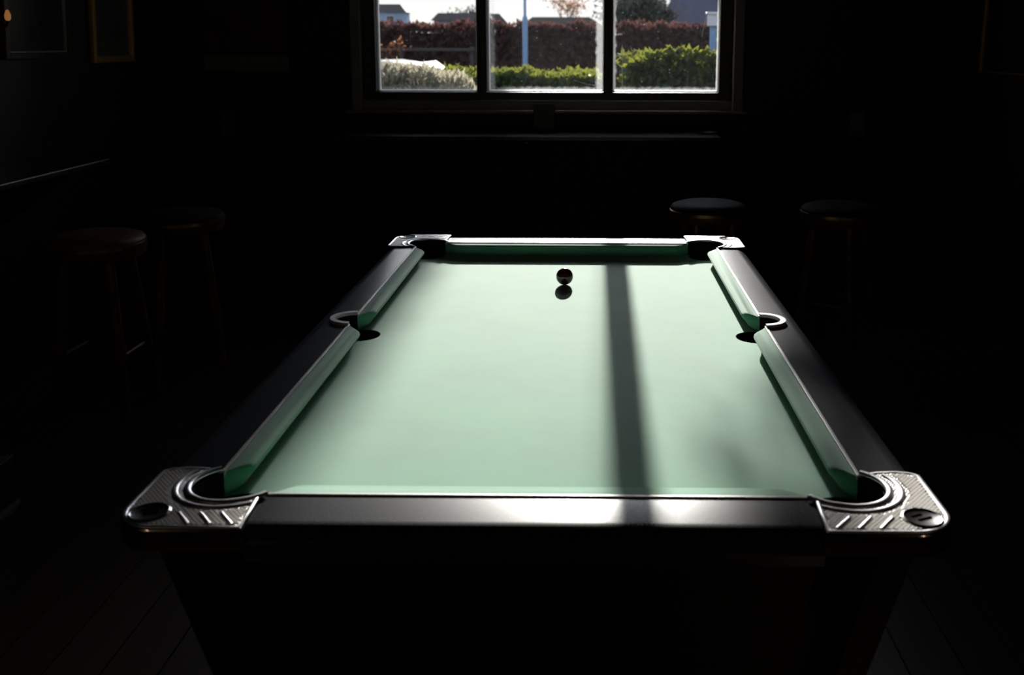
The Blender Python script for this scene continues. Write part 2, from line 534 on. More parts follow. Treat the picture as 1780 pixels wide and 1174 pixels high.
def clean_bed():
    poly = []
    rb = .057
    def corner(sx, sy):
        # bite of the pocket circle out of the corner of the rectangle, returned ccw for the (+,+) corner
        ax = PCX + math.sqrt(rb*rb-(SY-PCY)**2)*0
        return None
    # walk ccw starting at bottom side
    def bite(cx, cy, p_in, p_out):
        a0 = math.degrees(math.atan2(p_in[1]-cy, p_in[0]-cx))
        a1 = math.degrees(math.atan2(p_out[1]-cy, p_out[0]-cx))
        while a1 > a0: a1 -= 360
        return arc(cx, cy, rb, a0, a1, 18)
    dx = math.sqrt(rb**2-(SY-PCY)**2)
    dy = math.sqrt(rb**2-(SX-PCX)**2)
    mx, mr = .492, .050
    my = math.sqrt(mr**2-(SX-mx)**2)
    def midbite(s):
        cx = s*mx
        pin, pout = (s*SX, -s*my), (s*SX, s*my)
        a0 = math.degrees(math.atan2(pin[1], pin[0]-cx)); a1 = math.degrees(math.atan2(pout[1], pout[0]-cx))
        while a1 > a0: a1 -= 360
        return arc(cx, 0, mr, a0, a1, 18)
    poly += bite(PCX, -PCY, (PCX-dx, -SY), (SX, -PCY+dy))
    poly += midbite(1)
    poly += bite(PCX, PCY, (SX, PCY-dy), (PCX-dx, SY))
    poly += bite(-PCX, PCY, (-PCX+dx, SY), (-SX, PCY-dy))
    poly += midbite(-1)
    poly += bite(-PCX, -PCY, (-SX, -PCY+dy), (-PCX+dx, -SY))
    return poly
b = prism(bmesh.new(), clean_bed(), ZB-.022, ZB)
part('playing_bed', b, 'cloth', T)

# cushions
def cushion(p0, n0, n1, p1, inward):
    """p0,p1: strip ends; n0,n1: nose ends; inward: unit vector towards the bed"""
    p0, n0, n1, p1, iv = Vector(p0), Vector(n0), Vector(n1), Vector(p1), Vector(inward)
    al = (n1-n0).normalized()
    rr = .012
    rings = []
    for z, back in ((ZB+.001, .020), (.806, .010), (.813, .003), (.819, .0), (.8245, .0015), (.8275, .006), (.829, .012)):
        q0, q1 = n0-iv*back, n1-iv*back
        d0 = (p0-q0).normalized(); d1 = (p1-q1).normalized()
        def rnd(a, d_in, d_out):
            # rounded nose end: quadratic curve between two points
            s, e_ = a+d_in*rr, a+d_out*rr
            return [s*(1-t)**2+a*2*t*(1-t)+e_*t*t for t in (0, .25, .5, .75, 1)]
        pl = [p0]+rnd(q0, d0, al)+rnd(q1, -al, d1)+[p1]
        rings.append([(v.x, v.y, z) for v in pl])
    return loft(bmesh.new(), rings)
NX, NY = .469, .922
for s in (-1, 1):
    part('cushion', cushion((s*.417, s*SY), (s*.375, s*NY), (-s*.375, s*NY), (-s*.417, s*SY), (0, -s)), 'cloth', T, True, 35)
    for q in (-1, 1):
        part('cushion', cushion((s*SX, q*.043), (s*NX, q*.088), (s*NX, q*.850), (s*SX, q*.888), (-s, 0)), 'cloth', T, True, 35)

# rails
def profile(u0, w, n=8):
    zr = .034
    pts = [(u0, .775), (u0, ZR)]
    pts += [(w-zr+zr*math.sin(PI/2*k/n), ZR-.030+.030*math.cos(PI/2*k/n)) for k in range(n+1)]
    pts += [(w, .799), (w-.012, .797), (w-.014, .775)]
    return pts
for s in (-1, 1):
    rings = [[(x, s*(SY+u), z) for u, z in profile(0.0, OY-SY-.002)] for x in (-.414, .414)]
    part('rail', loft(bmesh.new(), rings), 'rail', T, True, 40)
    ys = [-.884, -.5, -.2]+[-.043*math.cos(PI*k/20) for k in range(21)]+[.2, .5, .884]
    rings = []
    for y in ys:
        u0 = math.sqrt(max(0, .043**2-y*y)) if abs(y) < .043 else 0.0
        rings.append([(s*(SX+u), y, z) for u, z in profile(u0, OX-SX-.002)])
    part('rail', loft(bmesh.new(), rings), 'rail', T, True, 40)
    # pale strips between rail and cushion
    part('rail_strip', bx(-.417, .417, s*SY-.003, s*SY+.003, ZR-.006, ZR+.0022, bev=.0008), 'strip', T)
    for q in (-1, 1):
        ya, yb = sorted((q*.045, q*.888))
        part('rail_strip', bx(s*SX-.003, s*SX+.003, ya, yb, ZR-.006, ZR+.0022, bev=.0008), 'strip', T)
    # middle pockets: C-shaped plate and liner
    a0 = -90 if s > 0 else 90
    inn = arc(s*SX, 0, .0425, a0, a0+180, 24)
    outp = arc(s*SX, 0, .0565, a0+180, a0, 24)
    pk = part('middle_pocket', prism(bmesh.new(), inn+outp, ZR-.001, ZR+.0075), 'strip', T)
    b = bmesh.new()
    lathe(b, [(.0488, .7885), (.0496, .7885), (.0496, .66), (.001, .655), (.001, .66), (.0488, .665)], 28, s*.492, 0, cap=False)
    hw = arc(s*SX, 0, .0425, a0, a0+180, 24)+arc(s*SX, 0, .0405, a0+180, a0, 24)
    prism(b, hw, .770, .8295)
    part('pocket_liner', b, 'hole', pk, True, 40)

# corner castings
def casting_outline():
    # first-quadrant corner, ccw
    c = (PCX, PCY)
    p_side = (SX, .887)      # end on the side strip
    p_end = (.417, SY)       # end on the end strip
    a_end = math.degrees(math.atan2(p_end[1]-PCY, p_end[0]-PCX))     # ~152
    a_side = math.degrees(math.atan2(p_side[1]-PCY, p_side[0]-PCX))  # ~-56
    poly = [p_side, (.535, .878), (.566, .875), (.590, .879), (OX, .889)]
    poly += arc(OX-.066, OY-.066, .066, 0, 90, 12)
    poly += [(.408, OY), (.412, 1.02)]
    n = 26
    r0, r1 = math.dist(p_end, c), math.dist(p_side, c)
    for k in range(n+1):
        t_ = k/n
        a = a_end+(a_side-a_end)*t_
        r = PR+(r0-PR)*max(0, 1-t_*5)+(r1-PR)*max(0, 1-(1-t_)*5)
        poly.append((PCX+r*math.cos(R(a)), PCY+r*math.sin(R(a))))
    return poly[:-1]
out_p = casting_outline()
def inset_poly(poly, d):
    n = len(poly)
    res = []
    for i in range(n):
        a, p, c = Vector(poly[i-1]), Vector(poly[i]), Vector(poly[(i+1) % n])
        e1 = (p-a).normalized(); e2 = (c-p).normalized()
        n1 = Vector((-e1.y, e1.x)); n2 = Vector((-e2.y, e2.x))
        m_ = (n1+n2)
        if m_.length < 1e-6: m_ = n1
        m_.normalize()
        k = d/max(.45, m_.dot(n1))
        res.append(tuple(p+m_*k))
    return res
def mirror(pts, sx, sy):
    return [(sx*x, sy*y) + tuple(rest) for x, y, *rest in pts]
def sweep_ridge(bm, path, w, h, z, sx, sy):
    """low rounded ridge along a plan path"""
    n = len(path)
    rings = []
    for i in range(n):
        p = Vector(path[i]); d = (Vector(path[min(i+1, n-1)])-Vector(path[max(i-1, 0)])).normalized()
        nn = Vector((-d.y, d.x))
        prof = [(-.5, -.002), (-.5, .25), (-.32, .8), (0, 1), (.32, .8), (.5, .25), (.5, -.002)]
        rings.append([(sx*(p.x+nn.x*w*u), sy*(p.y+nn.y*w*u), z+h*v) for u, v in prof])
    return loft(bm, rings)
for sx in (-1, 1):
    for sy in (-1, 1):
        levels = [(.798, .003), (.800, .0), (.824, .0), (.830, .0012), (.8335, .004), (.8345, .0075)]
        rings = [[(sx*x, sy*y, z) for x, y in inset_poly(out_p, ins)] for z, ins in levels]
        # the plate: knurled top face, plain metal skirt
        bmm = loft(bmesh.new(), rings)
        cs = part('corner_casting', bmm, 'chrome_dark', T, True, 35)
        cs.data.materials.append(M['knurl'])
        for p in cs.data.polygons:
            if abs(p.normal.z) > .9 and p.center.z > .83: p.material_index = 1
        # raised border along the outer edges
        brd = inset_poly(out_p, .0065)
        ncut = 5+13+2
        b = bmesh.new()
        sweep_ridge(b, brd[0:ncut+1], .008, .0022, .8335, sx, sy)
        part('raised_border', b, 'chrome', cs, True, 50)
        # double ridge around the pocket mouth
        mouth = out_p[ncut:]+[out_p[0]]
        def off(path, d):
            res = []
            for i, p in enumerate(path):
                v = Vector((p[0]-PCX, p[1]-PCY)); res.append(tuple(Vector(p)+v.normalized()*d))
            return res
        b = bmesh.new()
        sweep_ridge(b, off(mouth, .006), .012, .0045, .833, sx, sy)
        part('pocket_ridge', b, 'chrome', cs, True, 50)
        b = bmesh.new()
        sweep_ridge(b, off(mouth[3:-3], .024), .011, .0040, .833, sx, sy)
        part('pocket_ridge', b, 'chrome', cs, True, 50)
        # diagonal ribs on the end arm
        b = bmesh.new()
        for k in range(3):
            x0 = .428+.031*k
            pa, pb = Vector((x0, 1.071)), Vector((x0+.026, 1.071-.034))
            pts = [tuple(pa.lerp(pb, t_)) for t_ in (0, .5, 1)]
            part('rib', sweep_ridge(bmesh.new(), pts, .0065, .0034, .8340, sx, sy), 'chrome', cs, True, 50)
        b.free()
        # knurling: a field of tiny flat-topped pyramids over the plate
        vs, fs = [], []
        fld = inset_poly(out_p, .012)
        def inside(px, py):
            c_ = False
            for (xa, ya), (xb, yb) in zip(fld, fld[1:]+fld[:1]):
                if (ya > py) != (yb > py) and px < (xb-xa)*(py-ya)/(yb-ya)+xa: c_ = not c_
            return c_
        pit, hh = .0054, .0023
        ca, sa = math.cos(R(40)), math.sin(R(40))
        for iu in range(-70, 71):
            for iv in range(-70, 71):
                px_, py_ = .5+pit*(iu*ca-iv*sa), .98+pit*(iu*sa+iv*ca)
                if not (.40 < px_ < .61 and .87 < py_ < 1.09) or not inside(px_, py_): continue
                if math.dist((px_, py_), (PCX, PCY)) < PR+.034 or math.dist((px_, py_), (.559, 1.037)) < .032: continue
                n0 = len(vs)
                for h_, z_ in ((hh, .8343), (.0018, .8354)):
                    for du, dv in ((-h_, -h_), (h_, -h_), (h_, h_), (-h_, h_)):
                        vs.append((sx*(px_+du*ca-dv*sa), sy*(py_+du*sa+dv*ca), z_))
                qs = [(n0+q_, n0+(q_+1) % 4, n0+4+(q_+1) % 4, n0+4+q_) for q_ in range(4)]+[(n0+4, n0+5, n0+6, n0+7)]
                fs += [f_ if sx*sy > 0 else f_[::-1] for f_ in qs]
        me = bpy.data.meshes.new('knurling')
        me.from_pydata(vs, [], fs)
        me.materials.append(M['knurl_tip'])
        kn = bpy.data.objects.new('knurling', me)
        C.objects.link(kn)
        kn.parent = cs
        kn['kind'] = 'stuff'
        # boss with emblem
        bcx, bcy = sx*.559, sy*1.037
        b = bmesh.new()
        lathe(b, [(.030, .833), (.030, .8358), (.027, .8375), (.0245, .8358), (.0001, .8355)], 30, bcx, bcy)
        bs = part('boss', b, 'boss', cs, True, 40)
        b = bmesh.new()
        for (xa, ya), (xb, yb) in (((-.015, .004), (.001, .011)), ((-.008, -.007), (.013, .002))):
            sweep_ridge(b, [(bcx+xa, bcy+ya), (bcx+(xa+xb)/2, bcy+(ya+yb)/2), (bcx+xb, bcy+yb)], .0055, .0018, .8353, 1, 1)
        part('emblem', b, 'chrome_dark', bs, True, 50)
        # liner
        b = bmesh.new()
        lathe(b, [(.0556, .7885), (.0566, .7885), (.0566, .64), (.001, .635), (.001, .64), (.0556, .645)], 32, sx*PCX, sy*PCY, cap=False)
        inw = off(mouth, -.0004)+off(mouth, -.0025)[::-1]
        prism(b, [(sx*x, sy*y) for x, y in inw], .770, .829)
        part('pocket_liner', b, 'hole', cs, True, 40)

# cabinet and slanted legs
b = bmesh.new()
def fr(hx, hy, z): return [(-hx, -hy, z), (hx, -hy, z), (hx, hy, z), (-hx, hy, z)]
loft(b, [fr(.530, 1.000, .786), fr(.528, .998, .772), fr(.505, .975, .764), fr(.415, .885, .300)])
b.faces.ensure_lookup_table()
bmesh.ops.delete(b, geom=[f for f in b.faces if len(f.verts) == 4 and all(v.co.z > .78 for v in f.verts)], context='FACES_ONLY')
part('cabinet', b, 'cabinet', T)
for sx in (-1, 1):
    for sy in (-1, 1):
        def sq(cx, cy, h, z): return [(cx-h, cy-h, z), (cx+h, cy-h, z), (cx+h, cy+h, z), (cx-h, cy+h, z)]
        b = bmesh.new()
        loft(b, [sq(sx*.377, sy*.855, .024, .03), sq(sx*.527, sy*1.005, .030, .785)])
        bmesh.ops.bevel(b, geom=b.edges[:], offset=.006, segments=2, affect='EDGES')
        lg = part('leg', b, 'legm', T)
        b = bmesh.new()
        lathe(b, [(.030, 0), (.032, .004), (.032, .014), (.018, .02), (.016, .04)], 20, sx*.374, sy*.852)
        part('foot', b, 'chrome_dark', lg, True, 40)

# ------------------------------------------------------------------ ball
b = bmesh.new()
bmesh.ops.create_uvsphere(b, u_segments=40, v_segments=24, radius=.0254)
ball = obj('pool_ball', b, 'ball', smooth=True)
ball.location = (.004, .532, ZB+.0258)
tag(ball, 'dark red pool ball standing alone on the green cloth near the far cushion', 'ball')

# ------------------------------------------------------------------ stools
def make_stool(label, seatm):
    root = tag(empty('bar_stool'), label, 'stool')
    h = .70
    b = bmesh.new()
    lathe(b, [(.165, h-.012), (.176, h+.002), (.178, h+.014), (.168, h+.028), (.13, h+.040), (.07, h+.045), (.001, h+.046)], 40)
    obj('seat_pad', b, seatm, root, True, 60)
    b = bmesh.new()
    lathe(b, [(.15, h-.05), (.172, h-.048), (.178, h-.03), (.176, h-.008), (.16, h-.006)], 40)
    obj('seat_ring', b, 'stoolwood', root, True, 40)
    b = bmesh.new()
    lathe(b, [(.1765, h-.012), (.1815, h-.010), (.1815, h+.004), (.1765, h+.006)], 40, cap=False)
    obj('trim_band', b, 'brass', root, True, 40)
    feet = []
    for k in range(4):
        a = PI/4+PI/2*k
        tp = Vector((.115*math.cos(a), .115*math.sin(a), h-.04))
        ft = Vector((.195*math.cos(a), .195*math.sin(a), 0))
        feet.append((tp, ft))
        b = bmesh.new()
        prof = [(0, .019), (.1, .022), (.3, .023), (.5, .019), (.54, .025), (.6, .025), (.64, .019), (.9, .016), (1, .015)]
        tube(b, [tp.lerp(ft, t_) for t_, _ in prof], [r for _, r in prof], 12)
        obj('leg', b, 'stoolwood', root, True, 50)
    for k in range(4):
        (t0, f0), (t1, f1) = feet[k], feet[(k+1) % 4]
        tt = .62 if k % 2 else .70
        b = bmesh.new()
        tube(b, [t0.lerp(f0, tt), t1.lerp(f1, tt)], .011, 10)
        obj('footrail', b, 'stoolwood', root, True, 50)
    return root
s1 = make_stool('brown leather bar stool at the left, nearer of the two left stools', 'leather')
s1.location = (-1.93, 1.57, 0)
s1.scale = (1.06, 1.06, 1)
s1['group'] = 'bar stools round the walls'
for pos, lab, seatm, rz in (((-1.81, 2.13, 0), 'bar stool behind the nearer left stool, farther of the left pair', 'leather_dark', .4),
                            ((.665, 2.44, 0), 'dark bar stool in front of the window wall, just behind the far right table corner', 'leather_dark', .2),
                            ((1.30, 2.40, 0), 'dark bar stool farthest to the right', 'leather_dark', .9)):
    s = copy_tree(s1)
    s.location = pos
    s.rotation_euler = (0, 0, rz)
    s['label'] = lab
    for ch in s.children:
        if ch.name.startswith('seat_pad'):
            me = ch.data.copy(); me.materials[0] = M[seatm]; ch.data = me

# ------------------------------------------------------------------ wall things
def wall_picture(y0, y1, z0, z1, lean, name, label, fm, pm_, inner):
    root = tag(empty(name, (XL+.002, (y0+y1)/2, z0)), label, 'picture')
    w, h = y1-y0, z1-z0
    root.rotation_euler = (0, R(lean), 0)
    f = .03
    b = bmesh.new()
    box(b, 0, .028, -w/2, -w/2+f, 0, h, bev=.004)
    box(b, 0, .028, w/2-f, w/2, 0, h, bev=.004)
    box(b, 0, .028, -w/2+f, w/2-f, 0, f, bev=.004)
    box(b, 0, .028, -w/2+f, w/2-f, h-f, h, bev=.004)
    obj('frame', b, fm, root)
    b = bmesh.new()
    g = .006
    for a in (-w/2+f, w/2-f-g): box(b, .008, .022, a, a+g, f, h-f)
    for a in (f, h-f-g): box(b, .008, .022, -w/2+f, w/2-f, a, a+g)
    obj('inner_slip', b, inner, root)
    obj('print', bx(.004, .010, -w/2+f, w/2-f, f, h-f), pm_, root)
    return root
wall_picture(2.76, 3.22, 1.40, 2.05, 1.6, 'framed_picture', 'gilt framed picture on the left wall, nearer the window', 'gold', 'print', 'gold')
wall_picture(1.98, 2.53, 1.43, 2.05, 1.6, 'framed_picture', 'brown framed dark picture on the left wall, farther from the window', 'darkframe', 'print_dark', 'strip')
rp_ = wall_picture(2.7, 3.46, 1.32, 2.0, 1.6, 'framed_picture', 'dark framed picture on the right wall', 'darkframe', 'print_dark', 'gold')
rp_.location = (XR-.002, 3.08, 1.32); rp_.rotation_euler = (0, R(-1.6), PI)
# poster
po = tag(empty('wall_poster', (-2.0, YF, 1.33)), 'maroon poster with a pale lower band on the wall left of the window', 'poster')
part('sheet', bx(-2.245, -1.745, YF-.006, YF+.001, 1.43, 2.0), 'poster', po)
part('lower_band', bx(-2.25, -1.74, YF-.008, YF+.001, 1.335, 1.43), 'poster_pale', po, label='pale grey lower band')
for px, lab in ((-2.125, 'grey wall switch plate below the poster, left of the window'), (1.70, 'dark grey wall switch plate right of the window')):
    sw = tag(empty('switch_plate', (px, YF, .95)), lab, 'switch')
    part('plate', bx(px-.045, px+.045, YF-.010, YF+.001, .95, 1.11, bev=.003), 'plastic', sw)
    part('rocker', bx(px-.015, px+.015, YF-.016, YF-.009, 1.0, 1.06, bev=.002), 'plastic', sw)
# little amber wall lamp on the left wall
al = tag(empty('wall_lamp', (XL, 2.05, 1.6)), 'tiny amber wall lamp at the left edge', 'lamp')
al.location.y = 1.96
part('backplate', bx(XL-.001, XL+.012, 1.93, 1.99, 1.54, 1.64, bev=.004), 'iron', al)
b = bmesh.new(); tube(b, [(XL+.01, 1.96, 1.575), (XL+.05, 1.96, 1.575), (XL+.06, 1.96, 1.60)], .006, 8)
part('arm', b, 'iron', al, True, 50)
b = bmesh.new(); lathe(b, [(.006, 1.598), (.012, 1.606), (.013, 1.622), (.007, 1.640), (.001, 1.646)], 16, XL+.06, 1.96)
part('bulb', b, 'amber', al, True, 50)

# pendant lamps over the bar side of the room, behind the camera
def pendant(x, y, z, label, power):
    t = tag(empty('pendant_lamp', (x, y, z)), label, 'lamp', 'pendant lamps over the bar')
    b = bmesh.new()
    lathe(b, [(.15, z), (.147, z+.004), (.10, z+.09), (.035, z+.14), (.035, z+.17), (.03, z+.17), (.03, z+.142), (.095, z+.086), (.143, z)], 30, x, y, cap=False)
    part('lamp_shade', b, 'iron', t, True, 40)
    b = bmesh.new(); lathe(b, [(.012, z+.13), (.014, z+.10), (.032, z+.06), (.034, z+.04), (.022, z+.018), (.001, z+.012)], 20, x, y)
    part('bulb', b, 'bulb', t, True, 60)
    b = bmesh.new(); tube(b, [(x, y, z+.165), (x, y, HC+.001)], .004, 8)
    part('cord', b, 'iron', t, True, 60)
    ld = bpy.data.lights.new('pendant_light', 'POINT'); ld.energy = power; ld.color = (1, .72, .46); ld.shadow_soft_size = .035
    lo = bpy.data.objects.new('pendant_light', ld); C.objects.link(lo)
    lo.parent = t; lo.location = (0, 0, -.03)
pendant(-2.1, -3.4, 1.85, 'black pendant lamp over the bar behind the camera, left one', 4.0)
pendant(2.0, -3.4, 1.85, 'black pendant lamp over the bar behind the camera, right one', 4.0)

# ------------------------------------------------------------------ outdoors
GZ = -.10
tag(obj('ground', bx(-160, 160, 3.96, 400, GZ-.3, GZ), 'ground'), kind='structure')

def leaf_mesh(pts, size, m, name, aspect=.5, updir=0.0, parent=None, flat=.25):
    """many small folded leaves as one mesh"""
    vs, fs = [], []
    for p in pts:
        L_ = size*random.uniform(.6, 1.25)
        d = Vector((random.gauss(0, 1), random.gauss(0, 1), random.gauss(0, 1)+updir*2)).normalized()
        s = d.cross(Vector((random.gauss(0, 1), random.gauss(0, 1), random.gauss(0, 1)))).normalized()
        n = d.cross(s)
        p = Vector(p)
        w = L_*aspect*.5
        i = len(vs)
        vs += [p, p+d*L_*.5+s*w+n*w*flat, p+d*L_, p+d*L_*.5-s*w+n*w*flat]
        fs += [(i, i+1, i+2), (i, i+2, i+3)]
    me = bpy.data.meshes.new(name)
    me.from_pydata([tuple(v) for v in vs], [], fs)
    me.materials.append(M[m])
    o = bpy.data.objects.new(name, me)
    C.objects.link(o)
    if parent is not None:
        o.parent = parent
        o.matrix_parent_inverse = parent.matrix_basis.inverted()
    return o

from mathutils import noise as mnoise
def hedge(name, label, x0, x1, y0, y1, ztop, n, size, m, corem, amp=.06, aspect=.5, updir=.2, slope=0.0):
    root = tag(empty(name, ((x0+x1)/2, (y0+y1)/2, GZ)), label, 'hedge')
    def top(x, y):
        return ztop+slope*(x-x0)+amp*mnoise.noise(Vector((x*2.2, y*2.2, 3)))+amp*.6*mnoise.noise(Vector((x*7, y*7, 9)))
    b = bmesh.new()
    rings = []
    nn = 24
    ins = .10
    for i in range(nn+1):
        x = x0+ins+(x1-x0-2*ins)*i/nn
        zt = top(x, (y0+y1)/2)-.10
        rings.append([(x, y0+ins, GZ), (x, y0+ins, zt-.08), (x, y0+ins+.08, zt), (x, y1-ins-.08, zt), (x, y1-ins, zt-.08), (x, y1-ins, GZ)])
    loft(b, rings)
    part('twig_core', b, corem, root)
    pts = []
    for _ in range(n):
        x = random.uniform(x0, x1)
        r = random.random()
        y = random.uniform(y0, y1)
        zt = top(x, y)
        if r < .45:
            z = zt-abs(random.gauss(0, .05))
        elif r < .92:
            y = y0+abs(random.gauss(0, .05)); z = random.uniform(GZ+.02, zt)
            z = max(z, zt-random.random()*1.0) if random.random() < .4 else z
        else:
            y = y1-abs(random.gauss(0, .05)); z = random.uniform(GZ+.02, zt)
        pts.append((x, y, z))
    lf = leaf_mesh(pts, size, m, 'foliage', aspect, updir, root)
    lf['kind'] = 'stuff'
    return root
hedge('laurel_hedge', 'low clipped green hedge outside the middle pane', -1.5, .17, 6.75, 7.6, 1.20, 12000, .075, 'laurel', 'conifer', amp=.10, aspect=.62, updir=.0)
hedge('laurel_hedge', 'taller glossy green hedge outside the right pane', .38, 2.6, 6.1, 7.0, 1.36, 14000, .08, 'laurel', 'conifer', amp=.12, aspect=.62, updir=.0)
hedge('beech_hedge', 'long brown winter beech hedge across the road', -11, 10, 25.2, 26.4, 1.92, 26000, .15, 'beech', 'beech', amp=.2, updir=.5)
# pale bush: blades radiating from stems
pb = tag(empty('grey_shrub', (-1.3, 5.6, GZ)), 'pale grey-green twiggy shrub outside the left pane', 'shrub')
b = bmesh.new()
for k in range(12):
    x = -1.75+.09*k
    tube(b, [(x, 5.6, GZ), (x+random.uniform(-.05, .05), 5.6+random.uniform(-.1, .1), .6), (x+random.uniform(-.1, .1), 5.6+random.uniform(-.15, .15), 1.05)], [.012, .01, .006], 6)
part('stems', b, 'bark', pb)
pts = []
for _ in range(11000):
    x = random.uniform(-2.0, -.82)
    y = random.gauss(5.6, .2)
    zt = 1.33-.13*(x+1.6) + .06*mnoise.noise(Vector((x*6, y*6, 1))) + (-.15*max(0, x+1.0)/.2)
    zt -= .6*(y-5.6)**2
    z = zt-abs(random.gauss(0, .28))
    pts.append((x, y, z))
lf = leaf_mesh(pts, .075, 'hebe', 'foliage', .22, .8, pb); lf['kind'] = 'stuff'

# white parked car behind the shrub, side-on
def make_car():
    cx, cy = -2.95, 13.3
    car = tag(empty('parked_car', (cx, cy, GZ)), 'white parked car with only its roof showing above the pale shrub', 'car')
    def sec(y_off, inset):
        prof = [(-1.95, .25), (-1.98, .55), (-1.85, .80), (-1.05, .90), (-.45, 1.28), (.0, 1.345), (.55, 1.33), (1.02, 1.27), (1.55, .95), (1.90, .88), (1.96, .60), (1.93, .25)]
        return [(cx-x*(1-inset*.02), cy+y_off, GZ+z-(inset*.05 if z > 1.0 else inset*.02)) for x, z in prof]
    b = loft(bmesh.new(), [sec(-.80, 1.2), sec(-.74, .3), sec(-.45, 0), sec(.45, 0), sec(.74, .3), sec(.80, 1.2)])
    part('body', b, 'carwhite', car, True, 30)
    for s in (-1, 1):
        y = cy+s*.80
        b = loft(bmesh.new(), [[(cx-x, y+d, GZ+z) for x, z in ((-.88, .92), (-.42, 1.18), (.05, 1.235), (.05, .92))] for d in (-.012, .012)])
        part('side_window', b, 'carglass', car)
        b = loft(bmesh.new(), [[(cx-x, y+d, GZ+z) for x, z in ((.10, .92), (.10, 1.235), (.95, 1.18), (1.3, .95))] for d in (-.012, .012)])
        part('side_window', b, 'carglass', car)
        for xx in (-1.25, 1.25):
            b = bmesh.new()
            lathe(b, [(.05, -.1), (.24, -.1), (.31, -.08), (.31, .08), (.24, .1), (.05, .1)], 24)
            bmesh.ops.rotate(b, verts=b.verts[:], matrix=Matrix.Rotation(PI/2, 3, 'X'))
            bmesh.ops.translate(b, verts=b.verts[:], vec=(cx+xx, cy+s*.72, GZ+.31))
            part('wheel', b, 'tyre', car, True, 40)
    b = loft(bmesh.new(), [[(cx+.52, cy+y, GZ+1.30), (cx+1.02, cy+y*1.08, GZ+.93), (cx+1.03, cy+y*1.08, GZ+.95), (cx+.53, cy+y, GZ+1.32)] for y in (-.62, .62)])
    part('windscreen', b, 'carglass', car)
make_car()

# barrier rail in front of the beech hedge
br = tag(empty('barrier_rail', (-4.2, 24.6, GZ)), 'pale low timber barrier rail in front of the beech hedge', 'barrier')
part('top_rail', bx(-7.2, -2.9, 24.55, 24.62, 1.28, 1.36, bev=.01), 'timber', br)
for xx in (-7.0, -5.0, -3.1):
    part('post', bx(xx-.05, xx+.05, 24.62, 24.72, GZ, 1.40, bev=.01), 'timber', br)

# blue lamp column and blue capped post
lp = tag(empty('lamp_column', (-1.53, 22.6, GZ)), 'blue street lamp column outside the middle pane', 'lamp post')
b = bmesh.new(); lathe(b, [(.085, GZ), (.085, GZ+.02), (.066, GZ+.03), (.066, 2.10), (.034, 2.18), (.03, 5.6)], 20, -1.53, 22.6)
part('column', b, 'bluepost', lp, True, 40)
b = bmesh.new(); tube(b, [(-1.53, 22.6, 5.55), (-1.53, 22.4, 5.75), (-1.53, 21.8, 5.85)], .028, 10)
part('arm', b, 'bluepost', lp, True, 40)
part('lantern', bx(-1.61, -1.45, 21.2, 21.85, 5.80, 5.92, bev=.03), 'palecap', lp)
pp = tag(empty('capped_post', (1.55, 9.6, GZ)), 'blue post with a pale box cap outside the right pane', 'post')
part('shaft', bx(1.505, 1.575, 9.57, 9.64, GZ, 1.72, bev=.006), 'bluepost', pp)
b = bmesh.new(); box(b, 1.475, 1.70, 9.53, 9.68, 1.71, 1.85, bev=.01); box(b, 1.455, 1.72, 9.51, 9.70, 1.845, 1.875, bev=.008)
part('cap', b, 'palecap', pp, label='pale grey box cap')
part('upper_pole', bx(1.60, 1.66, 9.58, 9.63, 1.87, 2.6, bev=.005), 'bluepost', pp)

# houses
def house(name, label, x0, x1, y0, y1, zeave, zridge, hip0, hip1, wm, rm, chimney=None, over=.4):
    h = tag(empty(name, ((x0+x1)/2, (y0+y1)/2, GZ)), label, 'house')
    part('walls', bx(x0, x1, y0, y1, GZ, zeave), wm, h)
    ym = (y0+y1)/2
    b = bmesh.new()
    o_ = over
    e_ = [b.verts.new(v) for v in ((x0-o_, y0-o_, zeave), (x1+o_, y0-o_, zeave), (x1+o_, y1+o_, zeave), (x0-o_, y1+o_, zeave))]
    r_ = [b.verts.new((x0-o_+hip0, ym, zridge)), b.verts.new((x1+o_-hip1, ym, zridge))]
    b.faces.new((e_[0], e_[1], r_[1], r_[0])); b.faces.new((e_[2], e_[3], r_[0], r_[1]))
    b.faces.new((e_[1], e_[2], r_[1])); b.faces.new((e_[3], e_[0], r_[0])); b.faces.new(e_[::-1])
    part('roof', b, rm, h)
    nw = max(2, int((x1-x0)/3.2))
    for k in range(nw):
        xc = x0+(x1-x0)*(k+.5)/nw
        f = part('window', bx(xc-.6, xc+.6, y0-.06, y0+.02, zeave-1.7, zeave-.5), 'palecap', h)
        part('glass', bx(xc-.52, xc+.52, y0-.08, y0-.05, zeave-1.62, zeave-.58), 'hglass', f)
    if chimney:
        cx, zt = chimney
        part('chimney', bx(cx-.5, cx+.5, ym-.4, ym+.4, zridge-.8, zt), 'hwall_brick', h)
    return h
house('house', 'pale blue walled house with dark roof, outside the left pane, far left', -36, -27.6, 148, 152.5, 5.95, 7.2, 4, 1.4, 'hwall_blue', 'roof_brown')
house('house', 'bungalow with long brown hipped roof outside the left pane', -23.2, -14.8, 148, 151.5, 4.75, 5.9, .8, .8, 'hwall_grey', 'roof_brown')
house('house', 'small dark roofed house left of the lamp column', -17.5, -13.2, 161, 165.5, 4.25, 6.2, .2, 2.0, 'hwall_blue', 'roof_brown')
house('house', 'wide bungalow with brown hipped roof right of the lamp column', -10.2, 2.2, 148, 152.5, 3.75, 5.35, 2.0, 2.6, 'hwall_grey', 'roof_brown')
house('house', 'big slate roofed house outside the right pane', 6.6, 17.5, 86, 93, 3.2, 7.0, 1.9, 1.9, 'hwall_grey', 'roof_slate', (14.5, 8.3))

